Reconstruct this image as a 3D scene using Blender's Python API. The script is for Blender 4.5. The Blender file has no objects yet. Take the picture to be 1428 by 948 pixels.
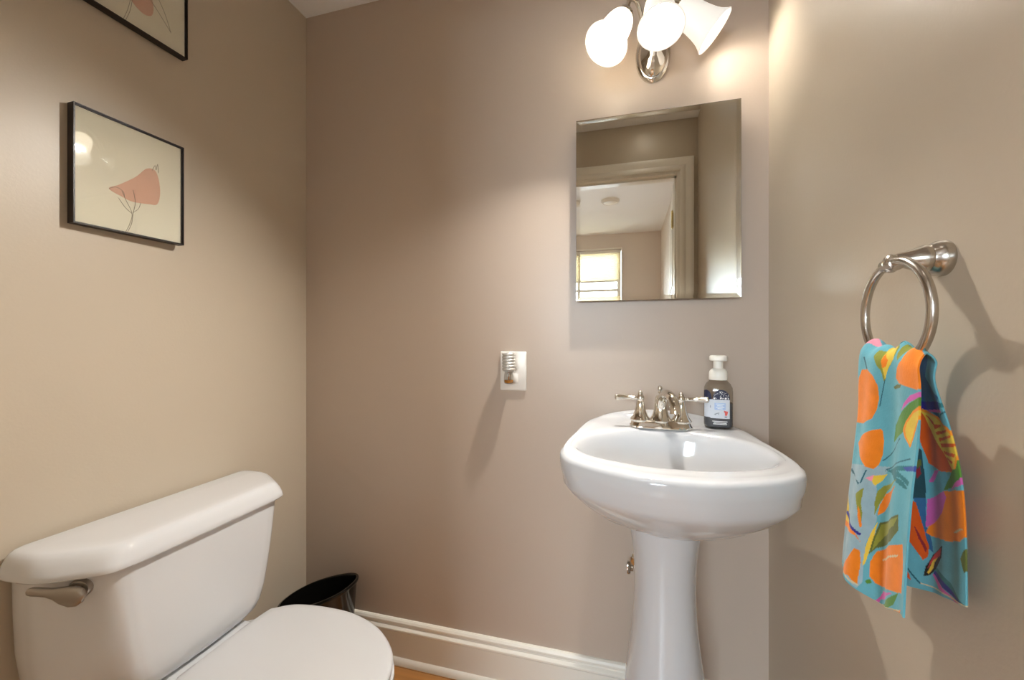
import bpy, bmesh, math
import numpy as np
from mathutils import Vector, Matrix

sc = bpy.context.scene
COL = sc.collection

# ------------------------------------------------------------------ camera, world, exposure
XL, XR, YB, YF, ZC, ZF = -1.169, .3926, 1.30, .10, 2.38, .012      # room shell in metres
YO = -.012                                                          # hall side of the door wall
HX0, HX1, HY = -1.75, .40, -2.33                                    # hall beyond the door
cam_d = bpy.data.cameras.new('camera'); cam = bpy.data.objects.new('camera', cam_d); COL.objects.link(cam)
cam.location = (0, 0, 1.1531); cam.rotation_euler = (math.pi/2, 0, math.radians(15.28))
cam_d.sensor_fit = 'HORIZONTAL'; cam_d.sensor_width = 36; cam_d.lens = 571/1428*36
cam_d.clip_start = .01
sc.camera = cam
vs = sc.view_settings
vs.view_transform = 'Standard'; vs.look = 'None'; vs.gamma = 1; vs.use_curve_mapping = False
vs.exposure = 0.42
w = bpy.data.worlds.new('world'); sc.world = w; w.use_nodes = True
w.node_tree.nodes['Background'].inputs[0].default_value = (.75, .85, 1, 1)
w.node_tree.nodes['Background'].inputs[1].default_value = 2.0
sc.cycles.max_bounces = 14; sc.cycles.diffuse_bounces = 8; sc.cycles.glossy_bounces = 8
sc.cycles.transmission_bounces = 10; sc.cycles.transparent_max_bounces = 16
BULB_POWER = 3000.0      # radiance of each bulb in the vanity light
SHADE_GLOW = .35       # glow of the opal glass
def area_light(name, loc, rot, sx, sy, energy, color):
    d = bpy.data.lights.new(name, 'AREA'); d.shape = 'RECTANGLE'; d.size = sx; d.size_y = sy; d.energy = energy; d.color = color
    o = bpy.data.objects.new(name, d); COL.objects.link(o); o.location = loc; o.rotation_euler = rot
    return o
# daylight outside the hall window
area_light('window_daylight', (-.52, HY-.62, 2.05), (math.radians(76), 0, 0), 1.5, 1.5, 260, (.78, .89, 1))

# ------------------------------------------------------------------ materials
def lin(c):
    return tuple(((v/255)/12.92 if v/255 <= .04045 else ((v/255+.055)/1.055)**2.4) for v in c)
def mat(name, rgb, rough=.5, metal=0, bump=0, bscale=200, coat=0, spec=.5, var=0, vscale=3, trans=0, ior=1.45, emit=None, estr=0):
    m = bpy.data.materials.new(name); m.use_nodes = True
    nt = m.node_tree; b = nt.nodes['Principled BSDF']
    c = lin(rgb) + (1,)
    b.inputs['Base Color'].default_value = c
    b.inputs['Roughness'].default_value = rough; b.inputs['Metallic'].default_value = metal
    b.inputs['Specular IOR Level'].default_value = spec; b.inputs['IOR'].default_value = ior
    b.inputs['Coat Weight'].default_value = coat; b.inputs['Coat Roughness'].default_value = .05
    b.inputs['Transmission Weight'].default_value = trans
    if emit:
        b.inputs['Emission Color'].default_value = lin(emit)+(1,); b.inputs['Emission Strength'].default_value = estr
    tc = nt.nodes.new('ShaderNodeTexCoord')
    if bump:
        n = nt.nodes.new('ShaderNodeTexNoise'); n.inputs['Scale'].default_value = bscale; n.inputs['Detail'].default_value = 3
        bp = nt.nodes.new('ShaderNodeBump'); bp.inputs['Strength'].default_value = bump; bp.inputs['Distance'].default_value = .002
        nt.links.new(tc.outputs['Object'], n.inputs['Vector']); nt.links.new(n.outputs['Fac'], bp.inputs['Height'])
        nt.links.new(bp.outputs['Normal'], b.inputs['Normal'])
    if var:
        n2 = nt.nodes.new('ShaderNodeTexNoise'); n2.inputs['Scale'].default_value = vscale; n2.inputs['Detail'].default_value = 4
        mx = nt.nodes.new('ShaderNodeMix'); mx.data_type = 'RGBA'
        mx.inputs['A'].default_value = tuple(v*(1-var) for v in c[:3])+(1,); mx.inputs['B'].default_value = tuple(min(1, v*(1+var)) for v in c[:3])+(1,)
        nt.links.new(tc.outputs['Object'], n2.inputs['Vector']); nt.links.new(n2.outputs['Fac'], mx.inputs['Factor'])
        nt.links.new(mx.outputs['Result'], b.inputs['Base Color'])
    return m
M = {}
M['wall'] = mat('tan semi gloss paint', (191, 179, 161), .36, bump=.10, bscale=170, var=.02, vscale=2)
M['wall_back'] = mat('pinker semi gloss wall', (189, 174, 160), .36, bump=.10, bscale=170, var=.02, vscale=2)  # same finish as the other walls, tinted slightly pinker
M['hall'] = mat('beige hall paint', (216, 205, 194), .5, bump=.06, bscale=150)
M['ceil'] = mat('white ceiling paint', (236, 237, 238), .8, bump=.08, bscale=120)
M['trim'] = mat('white gloss trim paint', (232, 228, 218), .3, bump=.02, bscale=60)
M['porcelain'] = mat('white glazed porcelain', (215, 217, 220), .09, coat=.4, var=.006, vscale=5)
M['plastic_white'] = mat('white seat plastic', (204, 205, 207), .28)
M['sink_porcelain'] = mat('white sink porcelain', (197, 199, 202), .09, coat=.4, var=.006, vscale=5)
M['chrome'] = mat('polished chrome', (222, 218, 210), .06, 1, var=.01)
M['nickel'] = mat('brushed nickel', (190, 184, 176), .22, 1, bump=.02, bscale=400)
M['nickel_dark'] = mat('satin nickel lever', (170, 162, 152), .33, 1, bump=.02, bscale=400)
M['brass'] = mat('pale polished brass', (226, 208, 150), .25, 1, var=.02)
M['bin'] = mat('glossy black plastic', (16, 15, 13), .16, bump=.01, bscale=80)
M['frame'] = mat('black frame wood', (30, 20, 16), .35, bump=.05, bscale=200)
M['paper'] = mat('cream print paper', (232, 228, 214), .8, var=.01, vscale=20)
M['blob'] = mat('dusty pink ink', (220, 178, 160), .8, var=.06, vscale=40)
M['ink'] = mat('grey line ink', (150, 142, 130), .8)
M['plate'] = mat('white outlet plastic', (234, 231, 225), .3)
M['white_pump'] = mat('white pump plastic', (240, 238, 230), .3)
M['liquid'] = mat('dark slate soap', (92, 96, 106), .2)
M['navy'] = mat('navy label ink', (34, 38, 66), .35)
M['label'] = mat('pale frosted label', (206, 212, 222), .4, var=.04, vscale=150)
M['lblue'] = mat('light blue label ink', (166, 190, 226), .4)
M['red'] = mat('red label ink', (214, 92, 84), .4)
M['lgrey'] = mat('grey label ink', (150, 158, 170), .4)
M['lwhite'] = mat('white label ink', (236, 238, 240), .4)
M['black'] = mat('black rubber', (18, 18, 18), .5)
M['amber'] = mat('amber oil', (206, 138, 40), .1, trans=.3)
M['wick'] = mat('brown wick', (150, 104, 60), .8)
M['silver'] = mat('ribbed silver plastic', (196, 194, 188), .3, .35)
M['blind'] = mat('cream cellular shade', (232, 226, 208), .8)
_b = M['blind'].node_tree; _t = _b.nodes.new('ShaderNodeBsdfTranslucent'); _t.inputs[0].default_value = lin((238, 230, 212))+(1,); _m = _b.nodes.new('ShaderNodeMixShader'); _m.inputs[0].default_value = .32
_b.links.new(_b.nodes['Principled BSDF'].outputs[0], _m.inputs[1]); _b.links.new(_t.outputs[0], _m.inputs[2]); _b.links.new(_m.outputs[0], _b.nodes['Material Output'].inputs['Surface'])
M['bulb'] = mat('lit bulb', (255, 255, 255), .3, emit=(255, 249, 240), estr=BULB_POWER)
M['bulb_front'] = mat('lit front bulb', (255, 255, 255), .3, emit=(255, 249, 240), estr=BULB_POWER*.085)
M['bulb_dim'] = mat('dimmer lit bulb', (255, 255, 255), .3, emit=(255, 249, 240), estr=BULB_POWER*.04)
M['mirror'] = mat('mirror silver', (232, 228, 222), .0, 1)
M['fill_lens'] = mat('hall fill light lens', (255, 255, 255), .4, emit=(240, 246, 255), estr=24)  # glowing face of the added hall fill light
M['lens_room'] = mat('lit recessed lens', (255, 255, 255), .4, emit=(255, 249, 240), estr=6)

def mix_mat(name, color, ior=1.5, rough=.02, extra_alpha=0):
    """clear thin plastic or picture glass: Fresnel gloss over a clear or tinted sheet"""
    m = bpy.data.materials.new(name); m.use_nodes = True; nt = m.node_tree
    for n in list(nt.nodes): nt.nodes.remove(n)
    out = nt.nodes.new('ShaderNodeOutputMaterial'); mx = nt.nodes.new('ShaderNodeMixShader')
    fr = nt.nodes.new('ShaderNodeFresnel'); geo = nt.nodes.new('ShaderNodeNewGeometry'); mr = nt.nodes.new('ShaderNodeMapRange')
    mr.inputs['To Min'].default_value = ior; mr.inputs['To Max'].default_value = 1/ior
    nt.links.new(geo.outputs['Backfacing'], mr.inputs['Value']); nt.links.new(mr.outputs['Result'], fr.inputs['IOR'])
    t = nt.nodes.new('ShaderNodeBsdfTransparent'); t.inputs['Color'].default_value = lin(color)+(1,)
    g = nt.nodes.new('ShaderNodeBsdfGlossy'); g.inputs['Roughness'].default_value = rough
    nt.links.new(fr.outputs[0], mx.inputs[0]); nt.links.new(t.outputs[0], mx.inputs[1]); nt.links.new(g.outputs[0], mx.inputs[2])
    nt.links.new(mx.outputs[0], out.inputs['Surface'])
    return m
M['clear'] = mix_mat('clear bottle plastic', (232, 230, 226))
M['glass'] = mix_mat('picture glass', (252, 252, 250))
M['pane'] = mix_mat('window glass', (250, 252, 252))
M['clear_glass'] = mix_mat('clear bulb glass', (236, 234, 230))
def glass_solid():
    m = bpy.data.materials.new('bevelled mirror glass'); m.use_nodes = True; nt = m.node_tree
    for n in list(nt.nodes): nt.nodes.remove(n)
    out = nt.nodes.new('ShaderNodeOutputMaterial'); g = nt.nodes.new('ShaderNodeBsdfGlass')
    g.inputs['Color'].default_value = (.97, .985, .975, 1); g.inputs['Roughness'].default_value = 0; g.inputs['IOR'].default_value = 1.5
    nt.links.new(g.outputs[0], out.inputs['Surface']); return m
M['mirror_glass'] = glass_solid()
def opal(through):
    m = bpy.data.materials.new('glowing opal glass'); m.use_nodes = True; nt = m.node_tree
    for n in list(nt.nodes): nt.nodes.remove(n)
    out = nt.nodes.new('ShaderNodeOutputMaterial')
    d = nt.nodes.new('ShaderNodeBsdfDiffuse'); d.inputs[0].default_value = (.9, .88, .84, 1)
    t = nt.nodes.new('ShaderNodeBsdfTranslucent'); t.inputs[0].default_value = (.9, .87, .80, 1)
    a = nt.nodes.new('ShaderNodeMixShader'); a.inputs[0].default_value = through
    g = nt.nodes.new('ShaderNodeBsdfGlossy'); g.inputs['Roughness'].default_value = .12
    b = nt.nodes.new('ShaderNodeMixShader'); b.inputs[0].default_value = .05
    e = nt.nodes.new('ShaderNodeEmission'); e.inputs[0].default_value = (1, .95, .87, 1); e.inputs[1].default_value = SHADE_GLOW
    s = nt.nodes.new('ShaderNodeAddShader')
    nt.links.new(d.outputs[0], a.inputs[1]); nt.links.new(t.outputs[0], a.inputs[2])
    nt.links.new(a.outputs[0], b.inputs[1]); nt.links.new(g.outputs[0], b.inputs[2])
    nt.links.new(b.outputs[0], s.inputs[0]); nt.links.new(e.outputs[0], s.inputs[1])
    nt.links.new(s.outputs[0], out.inputs['Surface']); return m
M['opal_bright'] = opal(.75); M['opal'] = opal(.008)
def oak():
    m = bpy.data.materials.new('honey oak boards'); m.use_nodes = True; nt = m.node_tree; b = nt.nodes['Principled BSDF']
    tc = nt.nodes.new('ShaderNodeTexCoord'); br = nt.nodes.new('ShaderNodeTexBrick')
    br.inputs['Scale'].default_value = 1; br.inputs['Brick Width'].default_value = .9; br.inputs['Row Height'].default_value = .085
    br.inputs['Mortar Size'].default_value = .0012
    br.inputs['Color1'].default_value = lin((206, 150, 88))+(1,); br.inputs['Color2'].default_value = lin((188, 130, 72))+(1,); br.inputs['Mortar'].default_value = lin((110, 70, 36))+(1,)
    mp = nt.nodes.new('ShaderNodeMapping'); mp.inputs['Scale'].default_value = (2.5, 45, 1)
    n = nt.nodes.new('ShaderNodeTexNoise'); n.inputs['Scale'].default_value = 1.5; n.inputs['Detail'].default_value = 6
    mx = nt.nodes.new('ShaderNodeMix'); mx.data_type = 'RGBA'; mx.blend_type = 'MULTIPLY'; mx.inputs['Factor'].default_value = .45
    nt.links.new(tc.outputs['Object'], br.inputs['Vector']); nt.links.new(tc.outputs['Object'], mp.inputs['Vector']); nt.links.new(mp.outputs[0], n.inputs['Vector'])
    nt.links.new(br.outputs['Color'], mx.inputs['A']); nt.links.new(n.outputs['Fac'], mx.inputs['B'])
    nt.links.new(mx.outputs['Result'], b.inputs['Base Color']); b.inputs['Roughness'].default_value = .3
    return m
M['oak'] = oak()

# ------------------------------------------------------------------ mesh helpers
class MB:
    def __init__(s): s.v = []; s.f = []
    def add(s, vs, fs):
        o = len(s.v); s.v += [tuple(map(float, p)) for p in vs]; s.f += [tuple(i+o for i in f) for f in fs]; return s
    def box(s, a, b, bev=0, seg=2):
        bm = bmesh.new(); bmesh.ops.create_cube(bm, size=1)
        for v in bm.verts: v.co = [(a[i]+b[i])/2 + v.co[i]*(b[i]-a[i]) for i in range(3)]
        if bev: bmesh.ops.bevel(bm, geom=bm.edges[:], offset=bev, segments=seg, profile=.5, affect='EDGES')
        bm.verts.index_update(); s.add([v.co for v in bm.verts], [[v.index for v in f.verts] for f in bm.faces]); bm.free(); return s
    def loft(s, rings, cap0=True, cap1=True, closed=True):
        n = len(rings[0]); vs = [p for r in rings for p in r]; fs = []
        for k in range(len(rings)-1):
            for i in range(n if closed else n-1):
                j = (i+1) % n
                fs.append((k*n+i, k*n+j, (k+1)*n+j, (k+1)*n+i))
        if cap0: fs.append(tuple(range(n-1, -1, -1)))
        if cap1: fs.append(tuple((len(rings)-1)*n+i for i in range(n)))
        return s.add(vs, fs)
    def lathe(s, o, axis, prof, n=32, cap0=True, cap1=True, sx=1, sy=1, up=None):
        ax = Vector(axis).normalized(); u = (Vector(up) if up else (Vector((1, 0, 0)) if abs(ax.x) < .9 else Vector((0, 1, 0))))
        u = (u-ax*u.dot(ax)).normalized(); v = ax.cross(u); o = Vector(o)
        return s.loft([[o+ax*d+(u*math.cos(2*math.pi*i/n)*sx+v*math.sin(2*math.pi*i/n)*sy)*r for i in range(n)] for d, r in prof], cap0, cap1)
    def tube(s, pts, r, n=12, closed=False):
        P = [Vector(p) for p in pts]; m = len(P); R = r if isinstance(r, (list, tuple)) else [r]*m
        prev = None; rings = []
        for k in range(m):
            t = (P[(k+1) % m]-P[k-1]) if closed else (P[min(k+1, m-1)]-P[max(k-1, 0)])
            t.normalize()
            if prev is None: prev = t.orthogonal().normalized()
            u = (prev-t*prev.dot(t)).normalized(); prev = u; v = t.cross(u)
            rings.append([P[k]+(u*math.cos(2*math.pi*i/n)+v*math.sin(2*math.pi*i/n))*R[k] for i in range(n)])
        if closed: rings.append(rings[0]); return s.loft(rings, False, False)
        return s.loft(rings)
    def sphere(s, c, r, n=20, sc3=(1, 1, 1)):
        k = n//2; rings = [[(c[0]+r*sc3[0]*math.sin(math.pi*j/k)*math.cos(2*math.pi*i/n), c[1]+r*sc3[1]*math.sin(math.pi*j/k)*math.sin(2*math.pi*i/n), c[2]-r*sc3[2]*math.cos(math.pi*j/k)) for i in range(n)] for j in range(1, k)]
        return s.loft(rings)
    def build(s, name, m, parent=None, smooth=True, angle=38):
        root = parent
        off = Vector((0, 0, 0))
        while root is not None: off += root.location; root = root.parent
        me = bpy.data.meshes.new(name); me.from_pydata([tuple(Vector(p)-off) for p in s.v], [], s.f); me.update()
        bm = bmesh.new(); bm.from_mesh(me); bmesh.ops.recalc_face_normals(bm, faces=bm.faces[:]); bm.to_mesh(me); bm.free()
        if smooth:
            me.shade_smooth(); me.set_sharp_from_angle(angle=math.radians(angle))
        me.materials.append(m)
        o = bpy.data.objects.new(name, me); COL.objects.link(o)
        if parent is not None: o.parent = parent
        return o
def thing(name, loc, label, cat, group=None):
    o = bpy.data.objects.new(name, None); COL.objects.link(o); o.location = loc; o.empty_display_size = .05
    o['label'] = label; o['category'] = cat
    if group: o['group'] = group
    return o
def struct(o): o['kind'] = 'structure'; return o
def crspline(pts, n, closed=False):
    P = [np.array(p, float) for p in pts]; m = len(P); out = []
    segs = m if closed else m-1
    for k in range(segs):
        g = (lambda i: P[i % m]) if closed else (lambda i: P[max(0, min(m-1, i))])
        a, b, c, d = g(k-1), g(k), g(k+1), g(k+2)
        for j in range(n):
            t = j/n; out.append(.5*((2*b)+(-a+c)*t+(2*a-5*b+4*c-d)*t*t+(-a+3*b-3*c+d)*t**3))
    if not closed: out.append(P[-1])
    return out
def polar(outline, c, n):
    """radius of a star-shaped outline about c at n even angles"""
    P = np.array(outline)[:, :2]-np.array(c); a = np.arctan2(P[:, 1], P[:, 0]); r = np.hypot(P[:, 0], P[:, 1])
    k = np.argsort(a); a, r = a[k], r[k]
    th = np.linspace(-math.pi, math.pi, n, endpoint=False)
    return th, np.interp(th, a, r, period=2*math.pi)
def ell(cx, cy, rx, ry, z, n=48, p=2.0):
    out = []
    for i in range(n):
        t = 2*math.pi*i/n; c, s_ = math.cos(t), math.sin(t)
        out.append((cx+rx*math.copysign(abs(c)**(2/p), c), cy+ry*math.copysign(abs(s_)**(2/p), s_), z))
    return out

# ------------------------------------------------------------------ room shell
struct(MB().box((HX0-.1, HY-.1, ZF-.05), (XR+.12, YB+.1, ZF)).build('floor', M['oak'], smooth=False))
struct(MB().box((HX0-.1, HY-.1, ZC), (XR+.12, YB+.1, ZC+.05)).build('ceiling', M['ceil'], smooth=False))
struct(MB().box((XL-.1, YF-.06, ZF), (XL, YB+.1, ZC)).build('wall_left', M['wall'], smooth=False))
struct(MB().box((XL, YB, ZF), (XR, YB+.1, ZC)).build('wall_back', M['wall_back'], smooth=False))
struct(MB().box((XR, YF, ZF), (XR+.1, YB+.1, ZC)).build('wall_right', M['wall'], smooth=False))
DX0, DX1, DZ = -.465, .302, 2.095
wf = MB()
for x0, x1, z0 in ((XL, DX0, ZF), (DX1, XR+.1, ZF), (DX0, DX1, DZ)): wf.box((x0, YO+.05, z0), (x1, YF, ZC))
struct(wf.build('wall_front', M['wall'], smooth=False))
wh = MB()
for x0, x1, z0 in ((HX0, DX0, ZF), (DX1, XR+.1, ZF), (DX0, DX1, DZ)): wh.box((x0, YO, z0), (x1, YO+.05, ZC))
struct(wh.build('wall_hall_front', M['hall'], smooth=False))
struct(MB().box((HX1, HY, ZF), (HX1+.1, YO, ZC)).build('wall_hall_right', M['hall'], smooth=False))
struct(MB().box((HX0-.1, HY, ZF), (HX0, YO+.05, ZC)).build('wall_hall_left', M['hall'], smooth=False))
WX0, WX1, WZ0, WZ1 = -1.02, -.03, .92, 2.20
wb = MB()
for a, b in (((HX0, ZF), (WX0, ZC)), ((WX1, ZF), (HX1, ZC)), ((WX0, ZF), (WX1, WZ0)), ((WX0, WZ1), (WX1, ZC))): wb.box((a[0], HY-.12, a[1]), (b[0], HY, b[1]))
struct(wb.build('wall_hall_back', M['hall'], smooth=False))

# door casing and jamb
def casing(mb, y, s):
    prof = [(0, .0), (0, .010), (.008, .014), (.022, .014), (.028, .011), (.048, .016), (.060, .020), (.068, .018), (.068, 0)]   # across the board, out of the wall
    for (ax, az, bx, bz, ox, oz) in ((DX1, ZF, DX1, DZ, 1, 1), (DX0, ZF, DX0, DZ, -1, 1)):
        mb.loft([[(ax+ox*u, y+s*v, az) for u, v in prof], [(bx+ox*u, y+s*v, bz+u) for u, v in prof]])
    mb.loft([[(DX0-u, y+s*v, DZ+u) for u, v in prof], [(DX1+u, y+s*v, DZ+u) for u, v in prof]])
cs = MB(); casing(cs, YF, 1); casing(cs, YO, -1)
struct(cs.build('trim_1', M['trim']))
jb = MB()
JT = .016
jb.box((DX1-JT, YO-.002, ZF), (DX1+.001, YF+.002, DZ-JT)); jb.box((DX0-.001, YO-.002, ZF), (DX0+JT, YF+.002, DZ-JT)); jb.box((DX0-.001, YO-.002, DZ-JT), (DX1+.001, YF+.002, DZ+.001))
jb.box((DX1-JT-.011, .035, ZF), (DX1-JT, .07, DZ-JT)); jb.box((DX0+JT, .035, ZF), (DX0+JT+.011, .07, DZ-JT)); jb.box((DX0+JT, .035, DZ-JT-.011), (DX1-JT, .07, DZ-JT))
struct(jb.build('trim_2', M['trim'], smooth=False))
# door leaf swung open into the hall, flat against its right wall
dr = MB()
lx0, lx1 = DX1-.024, DX1+.011
dr.box((lx0, -.79, ZF+.01), (lx1, -.035, DZ-JT-.006), .002, 1)
for z0, z1 in ((.16, .62), (.74, 1.36), (1.48, 1.95)):
    for y0, y1 in ((-.72, -.44), (-.37, -.11)):
        dr.box((lx0-.004, y0, z0), (lx0+.006, y1, z1), .004, 1)
dleaf = struct(dr.build('door_1', M['trim'], smooth=False))
for z in (.25, 1.05, 1.86):
    h = MB()
    h.tube([(lx0-.004, -.024, z-.045), (lx0-.004, -.024, z+.045)], .0062, 12)
    h.sphere((lx0-.004, -.024, z+.048), .006, 12); h.sphere((lx0-.004, -.024, z-.048), .006, 12)
    h.box((lx0-.0035, -.030, z-.044), (lx1+.002, -.0325, z+.044)); h.box((DX1-JT-.0025, -.020, z-.044), (DX1-JT+.0005, .030, z+.044), .001, 1)
    for dz in (-.03, 0, .03):
        h.lathe((DX1-JT-.0026, .008+(.008 if dz else -.004), z+dz), (-1, 0, 0), [(0, .0035), (.0008, .003), (.001, .0005)], 10)
    h.build('hinge', M['brass'], dleaf)
kb = MB(); kb.lathe((lx0, -.73, 1.0), (-1, 0, 0), [(0, .028), (.006, .028), (.008, .012), (.03, .011), (.038, .022), (.052, .026), (.062, .02), (.066, .004)], 24)
kb.build('door_knob', M['brass'], dleaf)
hp = Vector((lx0-.004, -.024, 0)); dleaf.matrix_world = Matrix.Translation(hp) @ Matrix.Rotation(math.radians(4.2), 4, 'Z') @ Matrix.Translation(-hp)

# baseboards: tall face, stepped cap and shoe moulding, drawn as (out of wall, height above floor)
BP = [(0, 0), (.022, 0), (.022, .010), (.018, .019), (.013, .024), (.013, .110), (.016, .113), (.020, .118), (.020, .123), (.017, .127), (.012, .130), (.011, .135), (.013, .139), (.013, .144), (.009, .150), (.004, .153), (0, .153)]
def baseboard(name, p0, p1, nx, ny):
    mb = MB(); mb.loft([[(p[0]+nx*u, p[1]+ny*u, ZF+v) for u, v in BP] for p in (p0, p1)])
    return struct(mb.build(name, M['trim'], angle=25))
baseboard('baseboard_back', (XL, YB), (XR, YB), 0, -1)
baseboard('baseboard_left', (XL, YF), (XL, YB), 1, 0)
baseboard('baseboard_right', (XR, YF), (XR, YB), -1, 0)
baseboard('baseboard_front', (XL, YF), (DX0-.069, YF), 0, 1)
baseboard('baseboard_hall', (HX0, HY), (HX1, HY), 0, 1)

# hall window
wn = MB()
for a, b in (((WX0-.05, WZ0-.05), (WX0, WZ1+.05)), ((WX1, WZ0-.05), (WX1+.016, WZ1+.016)), ((WX0, WZ1), (WX1, WZ1+.016)), ((WX0-.05, WZ0-.05), (WX1+.02, WZ0))):
    wn.box((a[0], HY-.001, a[1]), (b[0], HY+.014, b[1]), .003, 1)
win = struct(wn.build('window_1', M['trim'], smooth=False))
sh = MB()
for z0, z1 in ((WZ0+.002, WZ0+.06), (1.545, 1.59), (WZ1-.05, WZ1-.002)): sh.box((WX0+.002, HY-.075, z0), (WX1-.002, HY-.045, z1), .003, 1)
sh.box((WX0+.002, HY-.075, WZ0), (WX0+.045, HY-.045, WZ1)); sh.box((WX1-.045, HY-.075, WZ0), (WX1-.002, HY-.045, WZ1))
sh.box((WX0+.045, HY-.075, 1.72), (WX1-.045, HY-.045, 1.75))
sh.build('window_sash', M['trim'], win, smooth=False)
MB().box((WX0+.045, HY-.062, WZ0+.06), (WX1-.045, HY-.058, WZ1-.05)).build('window_pane', M['pane'], win, smooth=False)
cb = thing('cellular_blind', (-.525, HY-.02, WZ1-.005), 'cream cellular blind half lowered over the hall window, seen in the mirror', 'blind')
fold = []
n = 19; z = WZ1-.04; zb = 1.845; pitch = (z-zb)/n
prof = []
for k in range(n):
    prof += [(HY-.022, z-pitch*k), (HY-.014, z-pitch*(k+.5))]
prof.append((HY-.022, zb))
back = [(HY-.036-(.0 if i % 2 == 0 else .006), p[1]) for i, p in enumerate(prof)]
ringp = prof+back[::-1]
MB().loft([[(x, y, zz) for y, zz in ringp] for x in (WX0+.008, WX1-.008)]).build('blind_fabric', M['blind'], cb, smooth=False)
MB().box((WX0+.006, HY-.042, WZ1-.04), (WX1-.006, HY-.006, WZ1-.004), .004).build('head_rail', M['trim'], cb)
MB().box((WX0+.008, HY-.04, zb-.02), (WX1-.008, HY-.01, zb), .004).build('bottom_rail', M['trim'], cb)

# hall ceiling: small round detector seen in the mirror, and an added, unseen lamp that brightens the hall
def disc_lamp(name, x, y, r, label, cat, lensmat, body='trim'):
    t = thing(name, (x, y, ZC), label, cat)
    MB().lathe((x, y, ZC), (0, 0, -1), [(0, r), (.012, r), (.020, r*.95), (.024, r*.86), (.020, r*.80), (.018, r*.78)], 40).build('trim_ring' if lensmat else 'housing', M[body], t)
    MB().lathe((x, y, ZC-.017), (0, 0, -1), [(0, r*.79), (.008, r*.74), (.013, r*.55), (.016, r*.25), (.017, .002)], 40).build('lens' if lensmat else 'cover', M[lensmat or body], t)
    return t
disc_lamp('smoke_detector', -.115, -1.15, .078, 'small round white smoke detector on the hall ceiling, reflected in the mirror', 'smoke detector', None)
disc_lamp('hall_fill_light', -1.05, -1.05, .15, 'added round fill light, unseen, on the hall ceiling outside the open door', 'ceiling light', 'fill_lens')
disc_lamp('recessed_light', .118, .285, .072, 'round white recessed light above the door, clipped by the mirror top edge', 'ceiling light', 'lens_room')

# ------------------------------------------------------------------ toilet
TY = .777
toi = thing('toilet', (-.86, TY, ZF), 'white two piece toilet with closed lid against the left wall', 'toilet')
TYT = TY-.008
def tank_ring(xb, xf, hw, hf, z, n=10, r=.03):
    """plan of the tank: flat along the wall and along the front, bowed chamfers at both ends"""
    ca = (xf-.10, TYT-hw+.008); mid = (xf-.040, TYT-(hw*.45+hf*.55)+.004); cb_ = (xf-.010, TYT-hf-.005)
    key = [(xb, TYT-hw+.012), (xb+.010, TYT-hw+.002), (xb+.045, TYT-hw), ca, mid, cb_, (xf-.001, TYT-hf+.018), (xf+.0008, TYT-hf+.045), (xf+.002, TYT-hf*.4), (xf+.003, TYT)]
    key = key+[(x, 2*TYT-y) for x, y in key[-2::-1]]
    return [(p[0], p[1], z) for p in crspline(key, n)]
XT = XL+.008
lid = MB()
lr = []
for z, g in ((.698, -.004), (.6985, .0005), (.702, .002), (.712, -.0005), (.725, -.005), (.735, -.010), (.740, -.0145), (.743, -.020), (.7445, -.028), (.7455, -.045)):
    lr.append(tank_ring(XT-min(0, g)*.25, -.955+g, .276+g, .205+g, z))
lid.loft(lr)
lid.build('tank_lid', M['porcelain'], toi, angle=60)
tk = MB(); tr = []
for z, xf, hw, hf in ((.400, -.992, .185, .105), (.404, -.984, .200, .118), (.416, -.978, .222, .138), (.435, -.975, .238, .150), (.47, -.973, .248, .161), (.54, -.971, .256, .174), (.62, -.969, .259, .185), (.70, -.967, .260, .193)):
    tr.append(tank_ring(XT+.004, xf, hw, hf, z))
tk.loft(tr); tk.build('tank', M['porcelain'], toi, angle=60)
# flush lever on the chamfered left end of the tank
lv = MB()
nrm = Vector((.47, -.88, 0)).normalized(); side = Vector((-.88, -.47, 0)).normalized()   # outwards and towards the wall
base = Vector((-1.016, .5470, .673))
pts = []
def lv_pt(u, o, z): return base+side*u+nrm*o+Vector((0, 0, z))
lv.lathe(base-nrm*.004, nrm, [(0, .019), (.010, .019), (.014, .017), (.016, .012)], 28)
lv.lathe(base+nrm*.01, nrm, [(0, .011), (.014, .011)], 20)
rings = []
for u, zc, hh, dep in ((-.022, -.002, .003, .004), (-.018, -.003, .013, .008), (-.008, -.004, .019, .010), (.004, -.003, .0195, .011), (.016, .001, .016, .011), (.026, .006, .0105, .010), (.036, .010, .008, .010), (.048, .013, .0075, .010), (.058, .015, .0075, .009), (.064, .0155, .006, .006), (.066, .0155, .003, .003)):
    rings.append([lv_pt(u, .024+dep*math.sin(t)*.8+max(0, u)*.05, zc+hh*math.cos(t)) for t in [2*math.pi*i/20 for i in range(20)]])
lv.loft(rings)
lv.build('flush_lever', M['nickel_dark'], toi)
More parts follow.
